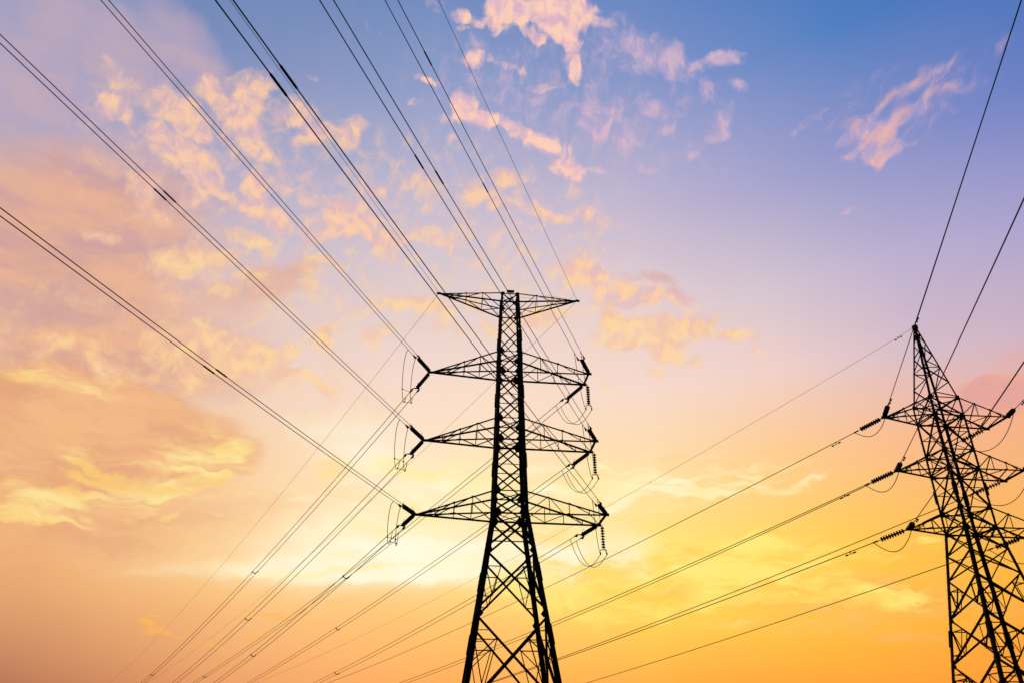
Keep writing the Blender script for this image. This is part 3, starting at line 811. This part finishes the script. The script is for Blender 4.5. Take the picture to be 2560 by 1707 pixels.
class Span:
    def __init__(self, key):
        w = WIRES[key]
        self.p0, self.p1, self.sag = Vector(w[0]), Vector(w[1]), w[2]
        self.sep = w[3]
        d = self.p1 - self.p0
        self.n = Vector((d.y, -d.x, 0)).normalized()
        self.length = d.length
        N = 800
        self.pts = [self.raw(i / N) for i in range(N + 1)]
        self.acc = [0.0]
        for a, b in zip(self.pts, self.pts[1:]):
            self.acc.append(self.acc[-1] + (b - a).length)

    def raw(self, t):
        p = lerp(self.p0, self.p1, t)
        p.z -= 4 * self.sag * t * (1 - t)
        return p

    def off(self, side):
        if not self.sep or not side:
            return Vector((0, 0, 0))
        return (self.n * self.sep[0] + Vector((0, 0, self.sep[1]))) * (0.5 * side)

    def at(self, s, side=0):
        import bisect
        i = min(max(bisect.bisect_right(self.acc, s) - 1, 0), len(self.pts) - 2)
        k = (s - self.acc[i]) / (self.acc[i + 1] - self.acc[i])
        return lerp(self.pts[i], self.pts[i + 1], k) + self.off(side)

    def dir(self, s):
        return (self.at(s + 0.2) - self.at(s)).normalized()


SP = {k: Span(k) for k in WIRES}


def disc_mesh(r, pitch, name):
    m = MB()
    m.lathe([(-pitch * .55, .016), (-pitch * .45, .016), (-pitch * .42, r * .30), (-pitch * .10, r * .36), (-pitch * .06, r * .55), (pitch * .06, r * .93),
             (pitch * .16, r), (pitch * .24, r * .96), (pitch * .22, r * .80), (pitch * .30, r * .72), (pitch * .20, r * .55), (pitch * .30, r * .40),
             (pitch * .30, .02), (pitch * .46, .016)], 18)
    return m.mesh(name, GLAZE, True)


DISC_BIG = disc_mesh(0.162, 0.175, 'insulator_disc')
DISC_HANG = disc_mesh(0.160, 0.205, 'insulator_disc')
DISC_SMALL = disc_mesh(0.135, 0.150, 'insulator_disc')


def frame(d, side=None):
    """Rotation whose Z runs along d and X lies level (or along side)."""
    d = d.normalized()
    x = side if side is not None else Vector((d.y, -d.x, 0))
    x = (x - d * x.dot(d)).normalized()
    y = d.cross(x)
    return Matrix((x, y, d)).transposed().to_4x4()


def string(span, label, group, n, disc, pitch, start, clamps, horns):
    """Tension string: shackle, discs, yoke, clamps and arcing horns, strung along its wire."""
    o = span.p0
    d = (span.at(start + n * pitch) - o).normalized()
    F = frame(d, span.n)
    root = bpy.data.objects.new('insulator_string', None)
    root.empty_display_size = .2
    COL.objects.link(root)
    root.matrix_world = Matrix.Translation(o) @ F
    tag(root, label, 'insulator', group)
    m = MB()
    m.tube([(0, 0, 0.02), (0, 0, start - pitch * .4)], .028, 8)
    m.box((0, 0, 0.10), .05, .10, .14)
    m.build('shackle', FITTING, root)
    for i in range(n):
        c = bpy.data.objects.new('insulator_disc', disc)
        COL.objects.link(c)
        c.parent = root
        c.location = (0, 0, start + i * pitch)
    e = start + n * pitch
    if clamps == 2:
        w = math.hypot(*span.sep)
        off = root.matrix_world.inverted().to_3x3() @ span.off(1)
        m = MB()
        a, b = off + Vector((0, 0, e + .08)), -off + Vector((0, 0, e + .08))
        y = Vector((0, .012, 0))
        m.prism([a + y + Vector((0, 0, .05)), a + y - Vector((0, 0, .03)), Vector((0, 0, e - .12)) + y, b + y - Vector((0, 0, .03)), b + y + Vector((0, 0, .05))], -2 * y)
        m.tube([(0, 0, e - pitch * .5), (0, 0, e)], .025, 8)
        m.build('yoke_plate', FITTING, root)
        for q in (off, -off):
            c = MB()
            c.tube([q + Vector((0, 0, e + .04)), q + Vector((0, 0, e + .16)), q + Vector((0, 0, e + .2)), q + Vector((0, 0, e + .52)), q + Vector((0, 0, e + .75))],
                   [.02, .025, .075, .06, .022], 8)
            c.box(q + Vector((0, .07, e + .30)), .06, .12, .16)
            c.build('dead_end_clamp', FITTING, root)
    else:
        c = MB()
        c.tube([(0, 0, e - pitch * .5), (0, 0, e + .10), (0, 0, e + .14), (0, 0, e + .36), (0, 0, e + .48)], [.018, .02, .045, .038, .02], 8)
        c.build('dead_end_clamp', FITTING, root)
    if horns:
        for z, sg in ((start - .05, 1), (e - .02, -1)):
            h = MB()
            h.tube([(0, -.03, z), (.02, -.22, z + sg * .02), (.03, -.36, z + sg * .16), (.03, -.38, z + sg * .30)], .013, 6)
            h.build('arcing_horn', FITTING, root)
    return root


def wire(span, side, s0, r, label, cat, group, sleeve=None, name='power_line'):
    pts = []
    s = s0
    total = span.acc[-1] * 0.995
    while s < total:
        pts.append(span.at(s, side))
        s += 0.8 if s < 12 else 2.0 if s < 120 else 5.0
    pts.append(span.at(total, side))
    o0 = pts[0]
    m = MB()
    m.tube([p - o0 for p in pts], r, 6)
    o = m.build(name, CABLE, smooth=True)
    o.location = o0
    tag(o, label, cat, group)
    if sleeve:
        k = MB()
        a, b = sleeve
        q = [span.at(a + (b - a) * t, side) - o0 for t in (0, .06, .1, .5, .9, .94, 1)]
        k.tube(q, [r * 1.05, r * 1.3, r * 2.0, r * 2.0, r * 2.0, r * 1.3, r * 1.05], 8)
        k.build('splice_sleeve', FITTING, o, True)
    return o


def loop(a, b, sag, r, label, group, skew=0.0, name='jumper_cable', bow=None):
    pts = []
    for i in range(33):
        t = i / 32
        p = lerp(a, b, t)
        tt = t ** (1 + skew) if skew >= 0 else 1 - (1 - t) ** (1 - skew)
        p.z -= sag * (1 - abs(2 * tt - 1) ** 2.05)
        if bow:
            p += bow * math.sin(math.pi * t ** .55)
        pts.append(p - a)
    m = MB()
    m.tube(pts, r, 6)
    o = m.build(name, CABLE, smooth=True)
    o.location = a
    tag(o, label, 'jumper cable', group)
    return pts, o


def spacer(span, s, label, group):
    a, b = span.at(s, 1), span.at(s, -1)
    c = (a + b) / 2
    root = empty('wire_spacer', c)
    tag(root, label, 'spacer', group)
    a, b = a - c, b - c
    dn = Vector((0, 0, -.16))
    m = MB()
    m.tube([a, lerp(a, b, .12) + dn * .7, lerp(a, b, .3) + dn, lerp(a, b, .7) + dn, lerp(a, b, .88) + dn * .7, b], .045, 8)
    m.build('spacer_bar', FITTING, root)
    d = span.dir(s)
    for q in (a, b):
        k = MB()
        k.tube([q - d * .12, q - d * .10, q + d * .10, q + d * .12], [.03, .055, .055, .03], 8)
        k.build('wire_clamp', FITTING, root)


def damper(span, s, label, group, k=1.0):
    p, d = span.at(s), span.dir(s)
    root = empty('vibration_damper', p)
    tag(root, label, 'damper', group)
    dn = Vector((0, 0, -.12 * k))
    m = MB()
    m.tube([Vector((0, 0, .03)), dn], .025, 8)
    m.build('wire_clamp', FITTING, root)
    m = MB()
    m.tube([dn - d * .24 * k, dn + Vector((0, 0, -.01)), dn + d * .24 * k], .012, 6)
    m.build('messenger_rod', FITTING, root)
    for sg in (-1, 1):
        m = MB()
        m.tube([dn + d * sg * .14 * k, dn + d * sg * .16 * k, dn + d * sg * .30 * k, dn + d * sg * .32 * k], [.02, .042 * k, .042 * k, .03], 8)
        m.build('damper_weight', FITTING, root)


RC, RO, RE = 0.0185, 0.025, 0.012    # overhead conductors, outgoing conductors, earth wires

G_IN = 'conductors coming overhead to the central pylon'
G_OUT = 'conductors leaving the central pylon for the lower left'
G_SI = 'insulator strings on the central pylon'
# overhead pairs: key, where it goes, sleeves of the two wires
PAIRS_IN = [
    ('A', ('upper', 'lower'), 'wire of the lowest twin pair leaving the photo’s left edge', ((26.99, 27.98), (27.44, 28.43))),
    ('B', ('upper', 'lower'), 'wire of the twin pair leaving the left edge near its top corner', ((30.44, 31.39), (30.61, 31.57))),
    ('C', ('right', 'left'), 'wire of the leftmost twin pair crossing the top edge', (None, None)),
    ('E', ('right', 'left'), 'wire of the thickest twin pair, passing the top arm’s left tip', ((43.64, 44.6), (43.55, 44.49))),
    ('F', ('right', 'left'), 'wire of the overhead twin pair crossing behind the central pylon’s flat top', ((33.19, 34.23), (34.38, 35.39))),
    ('G', ('right', 'left'), 'wire of the rightmost overhead twin pair at the top edge', ((33.57, 34.55), (24.35, 25.36))),
]
for key, (na, nb), txt, sl in PAIRS_IN:
    sp = SP[key]
    for side, nm, s_ in ((1, na, sl[0]), (-1, nb, sl[1])):
        wire(sp, side, 3.05, RC, nm + ' ' + txt, 'power line', G_IN, s_)
PAIRS_OUT = [
    ('I', 'pair sinking lower left from the upper left arm'),
    ('J', 'pair sinking lower left from the middle left arm'),
    ('K', 'pair sinking lower left from the lowest left arm'),
    ('L', 'pair passing behind the pylon from the upper right arm'),
    ('M', 'pair passing behind the pylon from the middle right arm'),
    ('N', 'pair passing behind the pylon from the lowest right arm'),
]
for key, txt in PAIRS_OUT:
    for side, nm in ((1, 'right wire of the '), (-1, 'left wire of the ')):
        wire(SP[key], side, 2.75, RO, nm + txt, 'power line', G_OUT)
wire(SP['D'], 0, .1, RE, 'hair-thin earth wire running up between the two thickest overhead wires', 'earth wire', 'earth wires', name='earth_wire')
wire(SP['H'], 0, .1, RE * 1.15, 'thin earth wire falling to the right tip of the central pylon’s top arm', 'earth wire', 'earth wires', name='earth_wire')
wire(SP['O'], 0, .1, RE, 'faintest earth wire at far left, sinking from the left tip of the top arm', 'earth wire', 'earth wires', name='earth_wire')
wire(SP['P'], 0, .1, RE, 'thin earth wire passing behind the central pylon from the right tip of its top arm', 'earth wire', 'earth wires', name='earth_wire')

ARMNAME = {'1': 'upper', '2': 'middle', '3': 'lowest'}
for key, arm, sd in (('C', '1', 'left'), ('B', '2', 'left'), ('A', '3', 'left'), ('G', '1', 'right'), ('F', '2', 'right'), ('E', '3', 'right')):
    string(SP[key], 'dark ribbed insulator string pointing up from the %s %s arm of the central pylon' % (ARMNAME[arm], sd), G_SI, 13, DISC_BIG, .175, .34, 2, True)
for key, arm, sd in (('I', '1', 'left'), ('J', '2', 'left'), ('K', '3', 'left'), ('L', '1', 'right'), ('M', '2', 'right'), ('N', '3', 'right')):
    string(SP[key], 'dark ribbed insulator string slanting down from the %s %s arm of the central pylon' % (ARMNAME[arm], sd), G_SI, 11, DISC_BIG, .175, .34, 2, True)

# jumper loops on the left arms: straight from the overhead side to the far side
G_J = 'jumper loops under the arms of the central pylon'
for kin, kout, arm in (('C', 'I', '1'), ('B', 'J', '2'), ('A', 'K', '3')):
    mids = []
    for side, nm, s_in in ((1, 'inner', 3.25), (-1, 'outer', 4.3)):
        a, b = SP[kin].at(s_in, side), SP[kout].at(3.6, side)
        pts, o = loop(a, b, 1.75, .022, '%s jumper loop beside the tip of the %s left arm of the central pylon' % (nm, ARMNAME[arm]), G_J, .12, bow=Vector((-.30, 0, 0)))
        mids.append([a + pts[k] for k in (13, 26)])
    for k, nm in ((0, 'higher'), (1, 'lower')):
        p, q = mids[0][k], mids[1][k]
        root = empty('jumper_spacer', (p + q) / 2)
        tag(root, '%s small spacer joining the two jumper loops beside the %s left arm' % (nm, ARMNAME[arm]), 'spacer', 'spacers on the jumper loops')
        h = (p - q) / 2
        m = MB()
        m.tube([h, -h], .018, 6)
        m.build('spacer_bar', FITTING, root)
        for e in (h, -h):
            m = MB()
            m.tube([e + Vector((0, 0, .07)), e + Vector((0, 0, .05)), e - Vector((0, 0, .05)), e - Vector((0, 0, .07))], [.025, .045, .045, .025], 8)
            m.build('wire_clamp', FITTING, root)

# right arms: a hanging string holds the jumper at the far tip
for kin, kout, arm in (('G', 'L', '1'), ('F', 'M', '2'), ('E', 'N', '3')):
    tip = SP[kout].p0 + Vector((math.cos(T1_ROT), math.sin(T1_ROT), 0)) * 0.28 + Vector((0, 0, -.02))
    root = empty('insulator_string', tip)
    tag(root, 'string of separate discs hanging straight down from the end of the %s right arm' % ARMNAME[arm], 'insulator', G_SI)
    m = MB()
    m.tube([(-.22, 0, .03), (0, 0, .0), (0, 0, -.14)], .028, 8)
    m.build('shackle', FITTING, root)
    for i in range(8):
        c = bpy.data.objects.new('insulator_disc', DISC_HANG)
        COL.objects.link(c)
        c.parent = root
        c.rotation_euler = (math.pi, 0, 0)
        c.location = (0, 0, -.20 - i * .205)
    zb = -.20 - 8 * .205
    ax = Vector((math.cos(T1_ROT), math.sin(T1_ROT), 0))
    m = MB()
    m.tube([(0, 0, zb + .14), (0, 0, zb)], .022, 8)
    m.tube([ax * -.24 + Vector((0, 0, zb - .03)), ax * -.08 + Vector((0, 0, zb)), ax * .08 + Vector((0, 0, zb)), ax * .24 + Vector((0, 0, zb - .03))], .03, 8)
    m.build('yoke_plate', FITTING, root)
    for sg, nm in ((-1, 'left'), (1, 'right')):
        q = ax * (.24 * sg) + Vector((0, 0, zb - .03))
        m = MB()
        m.tube([q, q - Vector((0, 0, .16)), q - Vector((0, 0, .2)), q - Vector((0, 0, .34)), q - Vector((0, 0, .38))], [.018, .018, .055, .05, .02], 8)
        m.build('suspension_clamp', FITTING, root)
        hold = tip + q - Vector((0, 0, .33))
        side = -sg if SP[kin].sep[0] > 0 else sg
        best = min((1, -1), key=lambda s_: SP[kin].at(4.1, s_).dot(ax) * -sg)
        loop(SP[kin].at(4.1, best), hold, .75, .022, '%s jumper cable dropping behind the %s right arm to its hanging string' % (nm, ARMNAME[arm]), G_J)
        best = min((1, -1), key=lambda s_: SP[kout].at(3.5, s_).dot(ax) * -sg)
        loop(SP[kout].at(3.5, best), hold, 1.45, .022, '%s deep jumper loop beneath the hanging string of the %s right arm' % (nm, ARMNAME[arm]), G_J, -.1)

for key, spots in (('I', ((39.79, 'upper'), (82.55, 'lower'))), ('J', ((43.48, ''),)), ('K', ((14.38, 'upper'), (44.45, 'lower'))), ('L', ((93.05, ''),)), ('M', ((48.12, ''),)), ('N', ((58.51, ''),))):
    txt = dict(PAIRS_OUT)[key]
    short = txt.replace('pair sinking lower left', 'pair').replace('pair passing behind the pylon', 'pair')
    for s, nm in spots:
        spacer(SP[key], s, (nm + ' curved spacer clamped on the twin ' + short).strip(), 'spacers between twin wires')

# thin bonding wire of the top arm
p = SP['H'].at(1.2)
q = Vector((-.219 + .7 * math.cos(T1_ROT), 58.0, 37.75))
m = MB()
m.tube([Vector((0, 0, 0)), Vector((-.10, 0, -.42)), Vector((-.5, 0, -.62)), Vector((-1.3, .1, -.35)), Vector((-2.2, 0, -.25)), Vector((-3.4, -.1, -.62)), q - p], .008, 6)
o = m.build('bonding_wire', CABLE, smooth=True)
o.location = p
tag(o, 'thin curly bonding wire lying along the right half of the top arm', 'earth wire')
m = MB()

# right-hand line ------------------------------------------------------
G2I = 'conductors coming overhead to the right pylon'
G2O = 'conductors leaving the right pylon for the lower left'
G2S = 'insulator strings on the right pylon'
N2 = {'W': ('top', 'left'), 'X': ('middle', 'left'), 'Y': ('bottom', 'left'), 'Z': ('top', 'right'), 'ZB': ('middle', 'right'), 'ZC': ('bottom', 'right')}
F2 = {'R': ('top', 'left'), 'S': ('middle', 'left'), 'T': ('bottom', 'left'), 'S2': ('top', 'right'), 'T2': ('middle', 'right'), 'U': ('bottom', 'right')}
LW = {
    'W': 'single thick conductor leaving the top right corner, from the right pylon’s top left arm',
    'X': 'single conductor passing behind the right pylon’s peak, from its middle left arm',
    'Y': 'single conductor leaving the right edge above the top right arm, from the bottom left arm',
    'Z': 'short bit of conductor leaving the right edge from the right pylon’s top right arm',
    'ZB': 'conductor running off beyond the right edge from the right pylon’s middle right arm',
    'ZC': 'conductor running off beyond the right edge from the right pylon’s bottom right arm',
    'R': 'uppermost single conductor sloping left from the right pylon’s top left arm',
    'S': 'upper of two nearly parallel wires, from the right pylon’s middle left arm',
    'S2': 'lower of two nearly parallel wires, from the right pylon’s top right arm',
    'T': 'lower one of two converging conductors, from the right pylon’s bottom left arm',
    'T2': 'upper one of two converging conductors, from the right pylon’s middle right arm',
    'U': 'lowest single conductor at lower right, from the right pylon’s bottom right arm',
}
for key, (arm, sd) in N2.items():
    wire(SP[key], 0, 1.9, RC, LW[key], 'power line', G2I)
    string(SP[key], 'stubby insulator string pointing up from the %s %s arm of the right pylon' % (arm, sd), G2S, 8, DISC_SMALL, .15, .30, 1, False)
for key, (arm, sd) in F2.items():
    wire(SP[key], 0, 1.9, RO * .9, LW[key], 'power line', G2O)
    string(SP[key], 'ribbed insulator string slanting down left from the %s %s arm of the right pylon' % (arm, sd), G2S, 9, DISC_SMALL, .15, .32, 1, False)
wire(SP['V'], 0, .1, RE * 1.5, 'earth wire rising from the pyramid peak of the right pylon to the top right corner', 'earth wire', 'earth wires', name='earth_wire')
wire(SP['Q'], 0, .1, RE * .85, 'very thin earth wire sloping down left from the pyramid peak of the right pylon', 'earth wire', 'earth wires', name='earth_wire')
G2J = 'jumper loops on the right pylon'
for kin, kout, arm, sd, sg in (('W', 'R', 'top', 'left', .95), ('X', 'S', 'middle', 'left', .95), ('Y', 'T', 'bottom', 'left', .95),
                               ('Z', 'S2', 'top', 'right', 1.35), ('ZB', 'T2', 'middle', 'right', 1.35), ('ZC', 'U', 'bottom', 'right', 1.35)):
    loop(SP[kin].at(1.75), SP[kout].at(2.05), sg, .020, 'thin jumper loop hanging below the %s %s arm of the right pylon' % (arm, sd), G2J, -.15)
G2D = 'vibration dampers on the right-hand line'
for key, s, txt in (('W', 2.45, 'above the top left arm'), ('X', 3.06, 'above the middle left arm'), ('Y', 3.07, 'above the bottom left arm'), ('Z', 3.49, 'at the edge, above the top right arm'),
                    ('R', 3.39, 'on the wire left of the top left arm'), ('S', 3.45, 'on the wire left of the middle left arm'), ('T', 3.44, 'on the wire left of the bottom left arm'),
                    ('Q', 1.12, 'on the thin earth wire just left of the peak'), ('V', .97, 'on the earth wire just above the peak')):
    damper(SP[key], s, 'small damper ' + txt + ' of the right pylon', G2D, .8 if key in 'QV' else 1.0)
